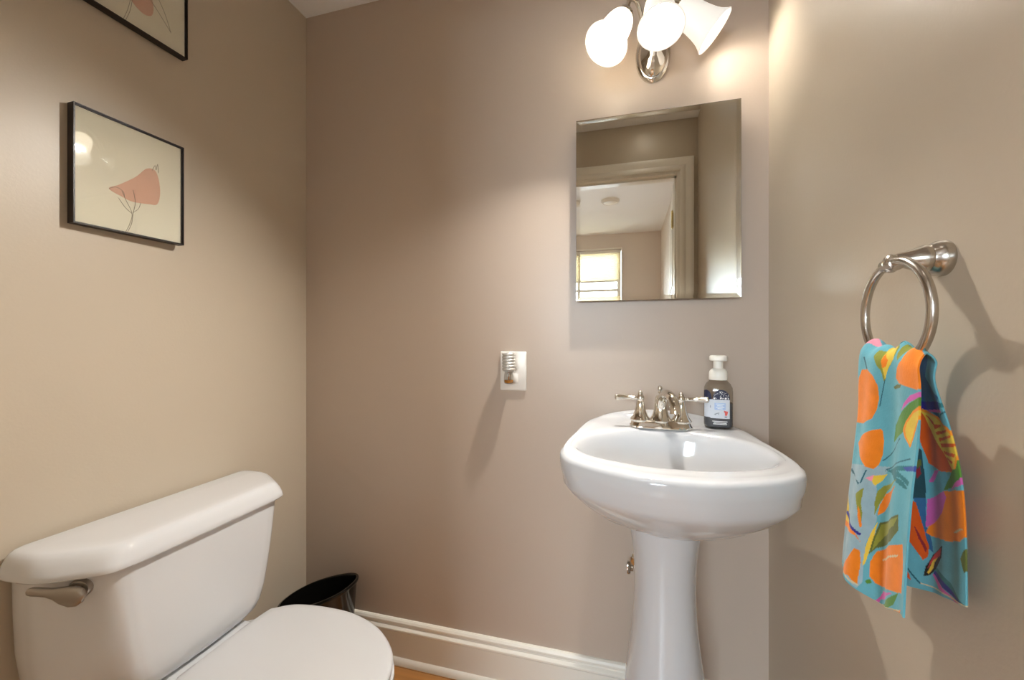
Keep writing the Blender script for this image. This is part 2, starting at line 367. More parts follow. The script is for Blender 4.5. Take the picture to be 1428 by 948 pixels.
# seat lid: rounded front, squared hinge end
def seat_ring(g, z, hx=0, n=14):
    key = [(-.940+hx, TY-.118), (-.925+hx, TY-.142), (-.88, TY-.168), (-.80, TY-.180), (-.70, TY-.1765), (-.60, TY-.142), (-.525, TY-.078), (-.496, TY)]
    key = key+[(x, 2*TY-y) for x, y in key[-2::-1]]
    c = Vector((-.72, TY)); out = []
    pts = crspline(key+[(-.944+hx, TY)], n, closed=True)
    for p in pts:
        d = Vector((p[0], p[1]))-c; d = d*(1+g/d.length); out.append((c.x+d.x, c.y+d.y, z))
    return out
MB().loft([seat_ring(-.006, .401), seat_ring(0, .404), seat_ring(.001, .411), seat_ring(-.002, .416), seat_ring(-.008, .4185), seat_ring(-.03, .4205), seat_ring(-.09, .4225)]).build('seat_lid', M['plastic_white'], toi, angle=60)
MB().loft([seat_ring(-.010, .380), seat_ring(-.003, .384), seat_ring(-.002, .394), seat_ring(-.006, .399), seat_ring(-.012, .400)]).build('seat', M['plastic_white'], toi, angle=60)
for s in (-1, 1):
    h = MB(); h.box((-.962, TY+s*.072-.024, .379), (-.928, TY+s*.072+.024, .404), .006, 3)
    h.tube([(-.945, TY+s*.072-.022, .402), (-.945, TY+s*.072+.022, .402)], .008, 16)
    h.build('hinge', M['plastic_white'], toi)
bw = MB()
def bowl_ring(x0, x1, hw, z, p=2.5): return ell((x0+x1)/2, TY, (x1-x0)/2, hw, z, 64, p)
bw.loft([bowl_ring(-1.02, -.60, .125, ZF, 2.6), bowl_ring(-1.02, -.60, .125, ZF+.02, 2.6), bowl_ring(-1.01, -.63, .108, .06, 2.5), bowl_ring(-1.01, -.64, .100, .13, 2.4), bowl_ring(-1.02, -.60, .112, .20, 2.3),
         bowl_ring(-1.03, -.55, .142, .27, 2.3), bowl_ring(-1.05, -.515, .168, .33, 2.4), bowl_ring(-1.06, -.502, .176, .365, 2.4), bowl_ring(-1.06, -.503, .175, .378, 2.4), bowl_ring(-1.055, -.51, .168, .381, 2.4)])
bw.box((-1.14, TY-.118, .33), (-.925, TY+.118, .3905), .018, 4)
bw.build('bowl', M['porcelain'], toi, angle=50)
for s in (-1, 1):
    MB().lathe((-.84, TY+s*.118, ZF+.015), (0, 0, 1), [(0, .016), (.008, .016), (.016, .012), (.02, .004)], 20).build('bolt_cap', M['plastic_white'], toi)

# ------------------------------------------------------------------ waste bin in the corner behind the toilet
bn = thing('trash_bin', (-1.005, 1.165, ZF), 'glossy black oval trash bin with slanted rim in the corner behind the toilet', 'trash bin')
bm_ = MB()
def bin_ring(k, inset, rimz, n=64):
    out = []
    for x, y, _ in ell(-1.008, 1.178, .132*k-inset, .098*k-inset, 0, n, 2.3):
        zr = .252+.33*(x+1.14)
        out.append((x, y, ZF+rimz if rimz < .1 else zr+(rimz-.3)))
    return out
bm_.loft([bin_ring(.80, 0, .0), bin_ring(.81, 0, .006), bin_ring(.97, 0, .285), bin_ring(.985, -.003, .288), bin_ring(1.0, -.003, .296), bin_ring(1.0, -.001, .300), bin_ring(1.0, .005, .300), bin_ring(.985, .005, .294), bin_ring(.82, .006, .012)], True, True)
bm_.build('bin_body', M['bin'], bn, angle=50)

# ------------------------------------------------------------------ pedestal sink
SX = .0975
snk = thing('pedestal_sink', (SX, 1.06, ZF), 'white porcelain pedestal sink standing at the back wall', 'sink')
N = 128
half = [(SX-.000, .745), (SX+.060, .750), (SX+.125, .775), (SX+.176, .804), (SX+.212, .838), (SX+.2305, .880), (SX+.2345, .925), (SX+.230, .99), (SX+.217, 1.10), (SX+.202, 1.19), (SX+.186, 1.245), (SX+.160, 1.281), (SX+.115, 1.2955), (SX+.06, 1.297)]
full = half+[(SX, 1.297)]+[(2*SX-x, y) for x, y in half[:0:-1]]
OUT = crspline(full, 12, closed=True)
ihalf = [(SX-.000, .822), (SX+.055, .825), (SX+.125, .850), (SX+.172, .882), (SX+.198, .922), (SX+.205, .962), (SX+.199, 1.005), (SX+.178, 1.052), (SX+.13, 1.095), (SX+.07, 1.118)]
ifull = ihalf+[(SX, 1.122)]+[(2*SX-x, y) for x, y in ihalf[:0:-1]]
INN = crspline(ifull, 12, closed=True)
CC = (SX, 1.0)
th, ro = polar(OUT, CC, N); _, ri = polar(INN, CC, N)
_, rp = polar([(SX+.086*math.cos(t), 1.07+.098*math.sin(t)) for t in np.linspace(0, 2*math.pi, 200)], CC, N)
cs_, sn_ = np.cos(th), np.sin(th)
def P2(r): return [(CC[0]+r[i]*cs_[i], CC[1]+r[i]*sn_[i]) for i in range(N)]
def rimz(y): return .913+.009*max(0, min(1, (y-.95)/.22))
def sstep(v, a, b):
    t = max(0, min(1, (v-a)/(b-a))); return t*t*(3-2*t)
def crest(x): return .024*max(0, 1-((x-SX)/.175)**2)
def ring(r, dz=None, zabs=None, cw=0):
    return [(x, y, zabs if zabs is not None else rimz(y)+dz+crest(x)*cw*sstep(y, 1.19, 1.275)) for x, y in P2(r)]
R = []
for wgt, z in ((0, .714), (.07, .722), (.20, .733), (.39, .750), (.59, .773), (.76, .801), (.90, .830), (.965, .849)):
    R.append(ring(rp+(ro-rp)*wgt, zabs=z))
R += [ring(ro-.006, dz=-.046), ring(ro-.001, dz=-.034), ring(ro, dz=-.022), ring(ro, dz=-.010, cw=.6), ring(ro-.003, dz=-.003, cw=.95), ring(ro-.010, dz=0, cw=1)]
wd = ro-ri
back_f = np.array([sstep(y, 1.08, 1.28) for x, y in P2(ro)])
R.append(ring(ri+wd*(.80+.10*back_f), dz=0, cw=1))
R.append(ring(ri+wd*(.70+.14*back_f), dz=.001, cw=.35))
R.append(ring(ri+wd*(.60+.19*back_f), dz=0, cw=0))
R += [ring(ri+wd*.35, dz=0), ring(ri+.012, dz=0), ring(ri+.006, dz=-.0008), ring(ri+.001, dz=-.003), ring(ri-.0035, dz=-.008), ring(ri-.007, dz=-.014), ring(ri-.011, dz=-.024), ring(ri*.90, dz=-.05), ring(ri*.80, dz=-.088), ring(ri*.62, dz=-.112), ring(ri*.40, dz=-.122), ring(ri*.16, dz=-.127)]
bs = MB(); bs.loft(R); bs.build('basin', M['sink_porcelain'], snk, angle=70)
pd = MB(); pr = []
for z, rx, ry, cy in ((ZF, .118, .128, 1.075), (ZF+.03, .117, .127, 1.075), (ZF+.05, .108, .118, 1.072), (.12, .102, .112, 1.07), (.22, .097, .107, 1.068), (.33, .0915, .102, 1.066), (.42, .080, .093, 1.066), (.50, .0725, .086, 1.067), (.57, .0705, .084, 1.068), (.63, .0735, .087, 1.069), (.68, .080, .093, 1.07), (.712, .085, .097, 1.07)):
    pr.append(ell(SX-.002, cy, rx, ry, z, 64, 2.25))
pd.loft(crspline(pr, 4)); pd.build('pedestal', M['sink_porcelain'], snk, angle=60)
dn = MB(); dn.lathe((SX, 1.0, .788), (0, 0, 1), [(0, .022), (.004, .024), (.006, .022), (.005, .016), (.008, .015), (.010, .010), (.011, .001)], 28)
dn.build('drain', M['chrome'], snk)

# ------------------------------------------------------------------ faucet
FX, FY, FZ = .0935, 1.150, .9222
fc = thing('faucet', (FX, FY, FZ), 'polished chrome two handle faucet on the sink deck', 'faucet')
fb = MB()
def stad(hw, hd, z, n=40):
    out = []
    for i in range(n):
        t = 2*math.pi*i/n; out.append((FX+math.copysign(hw-hd, math.cos(t))+hd*math.cos(t), FY+hd*math.sin(t), z))
    return out
fb.loft([stad(.079, .028, FZ), stad(.079, .028, FZ+.005), stad(.076, .026, FZ+.008), stad(.073, .023, FZ+.018), stad(.070, .020, FZ+.021)])
fb.build('base_plate', M['chrome'], fc)
def bell(x, rt, h):
    m = MB(); m.lathe((x, FY, FZ+.016), (0, 0, 1), [(0, .0255), (.004, .0262), (.007, .024), (.014, .019), (.026, .0145), (.040, .0115), (h-.016, rt), (h-.012, rt+.0015), (h-.008, rt)], 32)
    return m
for s in (-1, 1):
    hb = bell(FX+s*.051, .0088, .072).build('handle_body', M['chrome'], fc)
    hv = MB(); zt = FZ+.079
    x0 = FX+s*.051
    hv.lathe((x0, FY, zt-.010), (0, 0, 1), [(0, .0085), (.004, .0105), (.010, .0105), (.015, .0075), (.018, .006), (.021, .0066), (.025, .004), (.0265, .0005)], 24)
    hv.lathe((x0, FY, zt-.003), (s, -.16, .03), [(.004, .005), (.012, .0046), (.014, .0056), (.018, .0056), (.020, .0046), (.040, .0056), (.056, .0074), (.060, .0082), (.064, .0078), (.067, .004), (.0675, .0005)], 20)
    hv.build('handle_lever', M['chrome'], fc)
spt = MB()
spt.lathe((FX, FY, FZ+.016), (0, 0, 1), [(0, .0275), (.004, .028), (.008, .0255), (.018, .020), (.032, .0165), (.050, .0145), (.062, .0135), (.068, .010), (.070, .003)], 32)
path = crspline([(FX, FY-.004, FZ+.052), (FX+.004, FY-.016, FZ+.078), (FX+.012, FY-.042, FZ+.093), (FX+.021, FY-.072, FZ+.086), (FX+.026, FY-.088, FZ+.066), (FX+.027, FY-.092, FZ+.052)], 6)
spt.tube(path, [.0125]*6+[.0122]*6+[.012]*6+[.0122]*6+[.0125]*(len(path)-24), 20)
spt.build('spout', M['chrome'], fc)
rod = MB(); rod.lathe((FX, FY+.016, FZ+.05), (0, 0, 1), [(0, .0028), (.036, .0028), (.038, .005), (.041, .005), (.043, .0032), (.047, .0058), (.053, .0062), (.057, .004), (.059, .0005)], 18)
rod.build('lift_rod', M['chrome'], fc)

# ------------------------------------------------------------------ soap bottle
BX, BY, BZ = .240, 1.186, .9225
sb = thing('soap_bottle', (BX, BY, BZ), 'clear foaming hand soap bottle with white pump beside the faucet', 'soap bottle')
ang = math.radians(-8)
def brg(hw, hd, z, n=56, p=3.2):
    out = []
    for x, y, zz in ell(0, 0, hw, hd, 0, n, p):
        out.append((BX+x*math.cos(ang)-y*math.sin(ang), BY+x*math.sin(ang)+y*math.cos(ang), BZ+z))
    return out
MB().loft([brg(.029, .020, 0), brg(.033, .0235, .003), brg(.0345, .025, .010), brg(.0345, .025, .095), brg(.0335, .024, .106), brg(.029, .021, .116), brg(.022, .018, .123, p=2.4), brg(.0185, .0175, .127, p=2), brg(.0185, .0175, .131, p=2)]).build('bottle_body', M['clear'], sb)
MB().loft([brg(.028, .019, .003), brg(.0325, .023, .006), brg(.0335, .0242, .012), brg(.0335, .0242, .066)]).build('liquid_soap', M['liquid'], sb)
pc = MB()
pc.lathe((BX, BY, BZ+.126), (0, 0, 1), [(0, .0215), (.002, .0225), (.018, .0222), (.023, .0205), (.028, .0165), (.030, .0135), (.030, .0125)], 40)
pc.build('pump_collar', M['white_pump'], sb)
pn = MB(); pn.lathe((BX, BY, BZ+.155), (0, 0, 1), [(0, .0120), (.026, .0115)], 32)
rr = [[(BX+x*math.cos(ang)-(y)*math.sin(ang), BY+x*math.sin(ang)+y*math.cos(ang), BZ+z) for x, y, _ in ell(0, -.006, a, b, 0, 40, 2.6)] for z, a, b in ((.176, .0195, .024), (.178, .0212, .0258), (.186, .0212, .0258), (.189, .020, .0245), (.1905, .016, .020))]
pn.loft(rr); pn.build('pump_head', M['white_pump'], sb)
# wrap-round label pieces: a curved sheet just proud of the bottle, given by (angle position u, height z)
def front(u, z, lift=.0006):
    """u in metres across the bottle front from its middle line"""
    hw, hd = .0345+lift, .025+lift
    x = max(-hw*.9995, min(hw*.9995, u)); y = -hd*(max(0, 1-abs(x/hw)**3.2))**(1/3.2)
    return (BX+x*math.cos(ang)-y*math.sin(ang), BY+x*math.sin(ang)+y*math.cos(ang), BZ+z)
def label_patch(u0, u1, lo, hi, lift, n=28, k=4):
    m = MB(); rows = []
    for j in range(k+1):
        row = []
        for i in range(n+1):
            u = u0+(u1-u0)*i/n; a, b = lo(u), hi(u); row.append(front(u, a+(b-a)*j/k, lift))
        rows.append(row)
    return m.loft(rows, False, False, closed=False)
lab = label_patch(-.0335, .0255, lambda u: .026+(.002 if u > -.02 else .004), lambda u: .077, .0006)
lb = lab.build('label', M['label'], sb)
arch = label_patch(-.014, .0255, lambda u: .0765, lambda u: .0775+.0245*math.sqrt(max(0, 1-((u-.006)/.0205)**2)), .0008)
arch.build('label_arch', M['navy'], lb)
cat_ = label_patch(-.0338, -.0165, lambda u: .0765, lambda u: .0785+.022*math.sqrt(max(0, 1-((u+.029)/.0125)**2)), .0008, 12)
cat_.build('label_wing', M['navy'], lb)
dots = MB(); rs = np.random.RandomState(4)
for _ in range(46):
    u = rs.uniform(-.012, .0235); zt = .078+.021*math.sqrt(max(0, 1-((u-.006)/.0205)**2)); z = .0785+(zt-.0785)*rs.rand(); q = .0005+rs.rand()*.0006
    dots.loft([[front(u+q*math.cos(a), z+q*math.sin(a), .0011) for a in np.linspace(0, 2*math.pi, 7)[:-1]]], True, False)
for u, z, q in ((-.0105, .0795, .0022), (.016, .080, .0024), (.0045, .0800, .0018), (.022, .0795, .0016)):
    dots.loft([[front(u+q*math.cos(a), z+q*math.sin(a), .0012) for a in np.linspace(0, 2*math.pi, 13)[:-1]]], True, False)
dots.build('label_dots', M['lwhite'], lb)
label_patch(-.010, .016, lambda u: .050, lambda u: .068, .0009).build('label_panel', M['lblue'], lb)
tx = MB()
for k, (u0, u1, z) in enumerate(((-.007, .013, .0645), (-.004, .010, .0600), (-.007, .013, .0560), (-.003, .009, .0525))):
    label = label_patch(u0, u1, lambda u, z=z: z, lambda u, z=z: z+.0016, .0012, 10, 1); tx.add(label.v, label.f)
tx.build('label_lettering', M['lwhite'], lb)
gr = MB()
for pts in ([(-.012, .036), (-.006, .0385), (.001, .042), (.002, .0435), (-.003, .0425), (-.009, .040)], [(-.009, .036), (-.007, .036), (-.005, .040), (-.007, .040)], [(-.002, .0375), (0, .0375), (.0015, .041), (-.0005, .0415)], [(-.0205, .0545), (-.0185, .0545), (-.0185, .0595), (-.0195, .062), (-.0205, .0595)]):
    gr.loft([[front(u, z, .0011) for u, z in pts]], True, False)
gr.build('label_sketch', M['lgrey'], lb)
rd = MB()
for pts in ([(.014, .036), (.019, .036), (.0205, .042), (.0215, .0475), (.0185, .0465), (.0165, .0485), (.014, .0475), (.0125, .0495), (.0115, .046), (.014, .043)],):
    rd.loft([[front(u, z, .0011) for u, z in pts]], True, False)
rd.build('label_ornament', M['red'], lb)
fp = MB()
for u in (.0148, .0182): fp.loft([[front(u+a, z, .0011) for a, z in ((-.0011, .0315), (.0011, .0315), (.0011, .034), (-.0011, .034))]], True, False)
fp.build('label_feet', M['navy'], lb)
lt = MB()
for z, u0, u1 in ((.0195, -.015, .020), (.0155, -.012, .018), (.0125, -.013, .019)):
    q = label_patch(u0, u1, lambda u, z=z: z, lambda u, z=z: z+.0017, .0009, 16, 1); lt.add(q.v, q.f)
lt.build('label_small_print', M['lwhite'], sb)

# ------------------------------------------------------------------ vanity light
VX, VZ = .084, 2.005
vl = thing('vanity_light', (VX, YB, VZ), 'chrome three arm wall light with glowing white bell shades above the mirror', 'wall light')
MB().lathe((VX, YB, VZ), (0, -1, 0), [(0, .050), (.006, .050), (.011, .047), (.013, .0425), (.017, .041), (.026, .034), (.034, .022), (.040, .016), (.046, .010), (.048, .001)], 56, sx=1.0, sy=1.62, up=(1, 0, 0)).build('backplate', M['chrome'], vl)
SH = [((-.003, 1.160, 2.033), (-.050, -.062, -.118), [(VX-.018, 1.272, VZ+.03), (VX-.030, 1.245, VZ+.062), (.036, 1.198, 2.096), (.016, 1.172, 2.088)]),
      ((.088, 1.152, 2.058), (.004, -.060, -.140), [(VX, 1.268, VZ+.035), (VX, 1.250, VZ+.075), (.087, 1.210, 2.115), (.088, 1.170, 2.108)]),
      ((.146, 1.205, 2.066), (.75, .06, -.66), [(VX+.018, 1.272, VZ+.03), (VX+.024, 1.25, VZ+.062), (.110, 1.225, 2.108), (.126, 1.207, 2.098)])]
for o, ax, arm in SH:
    A = Vector(ax).normalized(); o = Vector(o)
    top = o-A*.030
    MB().tube(crspline(arm+[tuple(top), tuple(top+A*.006)], 8), .0062, 14).build('arm', M['chrome'], vl)
    MB().lathe(o-A*.034, A, [(0, .006), (.002, .011), (.008, .013), (.012, .017), (.016, .0185), (.018, .0245), (.022, .0262), (.036, .0262), (.038, .0245)], 32).build('socket_cup', M['chrome'], vl)
    prof = [(0, .0235), (.004, .0285), (.016, .0335), (.036, .0375), (.060, .0398), (.082, .0430), (.100, .0475), (.114, .0540), (.121, .0585)]
    inner = [(d+.0008, r-.003) for d, r in prof[::-1]]
    pr_ = [(p[0], p[1]) for p in crspline(prof, 4)]+[(.1225, .0572)]+[(p[0], p[1]) for p in crspline(inner, 4)]
    shd = MB().lathe(o, A, pr_, 44, False, False).build('glass_shade', M['opal_bright' if ax[0] < 0 else 'opal'], vl, angle=80)
    MB().lathe(o+A*(.026 if ax[0] < 0 else .006), A, [(0, .012), (.006, .013), (.013, .019), (.022, .0235), (.031, .0245), (.040, .022), (.046, .015), (.0495, .006), (.050, .001)], 28).build('bulb', M['bulb_dim' if ax[0] > .5 else ('bulb_front' if ax[0] > 0 else 'bulb')], shd, angle=80)

# ------------------------------------------------------------------ mirror
mx0, mx1, mz0, mz1, my = -.142, .316, 1.2725, 1.827, 1.273
mir = thing('wall_mirror', ((mx0+mx1)/2, YB, mz0), 'frameless rectangular mirror with clear slanted edges fixed above the sink', 'mirror')
bz = .013; drop = .0016
def rect(i, y): return [(mx0+i, y, mz0+i), (mx1-i, y, mz0+i), (mx1-i, y, mz1-i), (mx0+i, y, mz1-i)]
MB().loft([rect(0, my), rect(0, my-.005+drop), rect(bz, my-.005)]).build('bevelled_glass', M['mirror_glass'], mir, smooth=False)
MB().add(rect(.0002, my-.0003), [(0, 1, 2, 3)]).build('silvering', M['mirror'], mir, smooth=False)
bk = MB(); bk.box((mx0+.0002, my+.0006, mz0+.0002), (mx1-.0002, my+.004, mz1-.0002)); bk.box((mx0+.03, my+.004, mz0+.03), (mx1-.03, YB-.0005, mz1-.03), .004)
bk.build('backing', M['black'], mir)

# ------------------------------------------------------------------ framed prints
def picture(yc, z0, w_, h_, label, petals, lines):
    x0 = XL+.0055; t = thing('framed_print', (x0, yc, z0), label, 'framed picture', 'flower prints on the left wall')
    fw_, d = .0024, .021
    fr = MB()
    y0, y1, z1 = yc-w_/2, yc+w_/2, z0+h_
    prof = [(0, 0), (0, d), (fw_, d), (fw_, d-.003), (fw_+.002, d-.003), (fw_+.002, 0)]
    cor = [(y0, z0, 1, 1), (y1, z0, -1, 1), (y1, z1, -1, -1), (y0, z1, 1, -1)]
    rings = [[(x0+b, cy+sy_*a, cz+sz*a) for a, b in prof] for cy, cz, sy_, sz in cor]
    fr.loft(rings+[rings[0]], False, False); fr.build('frame', M['frame'], t, smooth=False)
    xp = x0+d-.0065
    pr = MB().box((x0+.004, y0+fw_+.001, z0+fw_+.001), (xp, y1-fw_-.001, z1-fw_-.001)).build('print', M['paper'], t, smooth=False)
    for poly in petals:
        pts = crspline([(yc+u*w_/2, z0+v*h_) for u, v in poly], 6, closed=True)
        MB().loft([[(xp-.0002, p[0], p[1]) for p in pts], [(xp+.0003, p[0], p[1]) for p in pts]]).build('flower', M['blob'], pr)
    for ln in lines:
        MB().tube([(xp+.0004, p[0], p[1]) for p in crspline([(yc+u*w_/2, z0+v*h_) for u, v in ln], 8)], .00045, 6).build('drawn_line', M['ink'], pr)
    MB().box((xp+.0020, y0+fw_-.0005, z0+fw_-.0005), (xp+.0035, y1-fw_+.0005, z1-fw_+.0005)).build('glazing', M['glass'], t, smooth=False)
    t.rotation_euler.z = math.radians(-1.6)      # hangs a touch askew
picture(.7165, 1.407, .226, .262, 'square print of a pink flower under glass, wholly in view above the toilet',
        [[(-.42, .37), (-.25, .43), (.05, .55), (.25, .66), (.42, .67), (.50, .58), (.52, .45), (.46, .35), (.30, .33), (.0, .31), (-.2, .33)]],
        [[(-.15, .0), (-.06, .10), (-.02, .2), (-.12, .30), (-.2, .38)], [(-.12, .0), (-.03, .10), (.0, .2), (.04, .31), (.0, .42)], [(-.02, .2), (-.14, .24), (-.26, .31)], [(.0, .21), (.1, .26), (.14, .32)], [(.36, .66), (.42, .72), (.44, .68), (.47, .74), (.49, .66)], [(-.42, .37), (-.3, .40), (-.18, .38), (-.15, .33)]])
picture(.7265, 1.912, .226, .262, 'black framed print cut off by the top of the photo, upper of two prints',
        [[(-.33, .36), (-.15, .25), (.08, .19), (.26, .22), (.30, .32), (.22, .45), (.0, .60), (-.25, .62), (-.4, .5)]],
        [[(-.28, .0), (-.18, .14), (-.12, .3), (-.10, .45)], [(-.24, .0), (-.14, .14), (-.09, .3), (-.06, .45)], [(.10, .42), (.4, .30), (.66, .18)], [(.66, .18), (.52, .34), (.3, .5)]])

# ------------------------------------------------------------------ wall plate with plug-in air freshener
op = thing('wall_plate', (-.3495, YB, 1.052), 'white electrical wall plate on the back wall left of the sink', 'wall plate')
MB().box((-.3935, YB-.006, .988), (-.3055, YB, 1.116), .004, 3).build('cover_plate', M['plate'], op)
rc = MB()
rc.box((-.369, YB-.0075, 1.058), (-.331, YB-.004, 1.092), .003); rc.box((-.369, YB-.0075, 1.012), (-.331, YB-.004, 1.046), .003)
rc.build('receptacle', M['plate'], op)
sw = MB(); sw.lathe((-.350, YB-.0062, 1.052), (0, -1, 0), [(0, .0035), (.0008, .003), (.001, .0005)], 12); sw.build('screw', M['nickel'], op)
af = thing('air_freshener', (-.355, YB-.02, 1.06), 'small plug-in air freshener with silver ribbed top and amber oil bulb', 'air freshener')
rb = MB(); prof = []
zt, zb_ = 1.112, 1.054
for k in range(6):
    a = zt-(zt-zb_)*k/6; b = zt-(zt-zb_)*(k+1)/6; g = (a-b)
    prof += [(zt-a, .0195), (zt-a+g*.25, .0215), (zt-a+g*.65, .0215), (zt-a+g*.8, .0195)]
rb.lathe((-.358, YB-.030, zt), (0, 0, -1), [(0, .017)]+prof+[(zt-zb_, .019), (zt-zb_+.002, .014)], 36)
rb.box((-.370, YB-.026, 1.068), (-.346, YB-.0065, 1.104), .004)
rb.build('plug_body', M['silver'], af)
MB().lathe((-.358, YB-.030, 1.055), (0, 0, -1), [(0, .0125), (.006, .0130), (.018, .0150), (.034, .0155), (.041, .0140), (.0425, .010)], 32).build('oil_bulb', M['clear_glass'], af)
MB().lathe((-.358, YB-.030, 1.0245), (0, 0, -1), [(0, .0138), (.004, .0142), (.0085, .0136), (.0105, .0095)], 32).build('amber_oil', M['amber'], af)
MB().tube([(-.358, YB-.030, 1.055), (-.358, YB-.030, 1.020)], .0022, 10).build('wick', M['wick'], af)

# ------------------------------------------------------------------ shut-off valve behind the pedestal
sv = thing('shutoff_valve', (.040, YB, .487), 'small chrome shut-off valve on the back wall beside the pedestal', 'valve')
MB().lathe((.046, YB, .487), (0, -1, 0), [(0, .026), (.003, .026), (.007, .018), (.009, .009), (.045, .008), (.046, .012), (.060, .012), (.062, .008), (.066, .002)], 28).build('valve_body', M['chrome'], sv)
vh = MB(); vh.lathe((.026, YB-.053, .487), (-1, 0, 0), [(0, .006), (.006, .006), (.008, .011), (.013, .0125), (.017, .012), (.018, .002)], 24, sx=1, sy=1.6, up=(0, 1, 0)); vh.build('valve_handle', M['chrome'], sv)
MB().tube(crspline([(.046, YB-.053, .495), (.046, YB-.050, .54), (.050, YB-.042, .60), (.056, YB-.040, .66), (.060, YB-.042, .70)], 8), .0048, 10).build('supply_hose', M['nickel'], sv)

# ------------------------------------------------------------------ towel ring
PY, PZ = .647, 1.257
tr_ = thing('towel_ring', (XR, PY, PZ), 'brushed nickel towel ring on a round wall post', 'towel ring')
MB().lathe((XR, PY, PZ), (-1, 0, 0), [(0, .0225), (.003, .0230), (.009, .0222), (.014, .0195), (.016, .0180), (.018, .0170), (.020, .0178), (.024, .0172), (.032, .0138), (.041, .0108), (.048, .0092), (.052, .0078), (.053, .004)], 40).build('post', M['nickel'], tr_)
ey = MB(); ey.sphere((.3370, PY, PZ-.004), .0118, 22, (.75, 1, 1.05)); ey.lathe((.3370, PY-.013, PZ-.006), (0, 1, 0), [(0, .006), (.001, .0085), (.025, .0085), (.026, .006)], 24)
ey.build('eye_knuckle', M['nickel'], tr_)
rcx, rcy, rcz, rr_ = .335, .636, 1.187, .0665
MB().tube([(rcx+.004*math.sin(a)*0, rcy+rr_*math.cos(a), rcz+rr_*math.sin(a)) for a in np.linspace(0, 2*math.pi, 73)[:-1]], .0054, 16, closed=True).build('ring', M['nickel'], tr_)

# ------------------------------------------------------------------ hand towel
# ---- cloth shape shared by mesh and print: p in 0..1 across, q in 0..1 from front hem over the ring to back hem
TF = [((.316,.7436,.812),(.317,.585,.822)),((.318,.7351,.8782),(.319,.583,.8967)),((.320,.7188,.9707),(.322,.580,.9708)),
      ((.322,.7054,1.053),(.325,.574,1.0402)),((.320,.6975,1.1109),(.323,.568,1.0951)),((.3215,.689,1.137),(.3235,.571,1.128))]
TT = [((.334,.680,1.148),(.334,.577,1.148))]
TB = [((.3465,.676,1.135),(.3485,.584,1.133)),((.354,.672,1.108),(.350,.586,1.105)),((.366,.700,1.0539),(.364,.5861,1.064)),((.370,.712,.98),(.369,.5775,1.0194)),
      ((.372,.716,.92),(.371,.5727,.9811)),((.373,.720,.87),(.372,.5703,.9266)),((.374,.726,.805),(.372,.5694,.8576))]
TROWS = TF+TT+TB
TQ = [0.0,.09,.21,.32,.40,.445,.475,.505,.54,.615,.70,.77,.85,1.0]
def _cr(a,b,c,d,t):
    return .5*((2*b)+(-a+c)*t+(2*a-5*b+4*c-d)*t*t+(-a+3*b-3*c+d)*t**3)
def towel_point(p,q):
    n=len(TROWS); k=0
    while k<n-2 and q>TQ[k+1]: k+=1
    t=(q-TQ[k])/(TQ[k+1]-TQ[k])
    R=[TROWS[max(0,min(n-1,k+j))] for j in (-1,0,1,2)]
    L=[_cr(R[0][0][i],R[1][0][i],R[2][0][i],R[3][0][i],t) for i in range(3)]
    Q=[_cr(R[0][1][i],R[1][1][i],R[2][1][i],R[3][1][i],t) for i in range(3)]
    P=[L[i]+(Q[i]-L[i])*p for i in range(3)]
    if q<.475:
        f=(.475-q)/.475; A=.003+.012*f
        W=lambda u: math.sin(2*math.pi*(1.35*u-.10))*.55+math.sin(2*math.pi*(2.6*u+.2+.15*f))*.30
        w=W(p)-W(1)*p
        edge=max(0,1-p/.13)**2
        P[2]-=.010*math.sin(math.pi*p)*f**3
        P[0]+=-A*w+edge*.016*min(1,f*3)
        P[2]+=.006*math.sin(2*math.pi*(1.35*p))*max(0,(f-.8)/.2)
    else:
        f=min(1,(q-.475)/.525); A=.0085*min(1,f*4)
        w=math.cos(2*math.pi*(1.6*(1-p)-.12))*.6+math.cos(2*math.pi*3.1*(1-p))*.25
        P[0]+=-A*w
        P[0]-=.022*math.exp(-((p-.35)/.16)**2)*max(0,1-f)*min(1,f*4)
    g=math.exp(-((q-.475)/.035)**2)
    P[2]+=g*(.0035*math.sin(11*p+.6)+.003*math.sin(23*p)-.005*p)
    return P

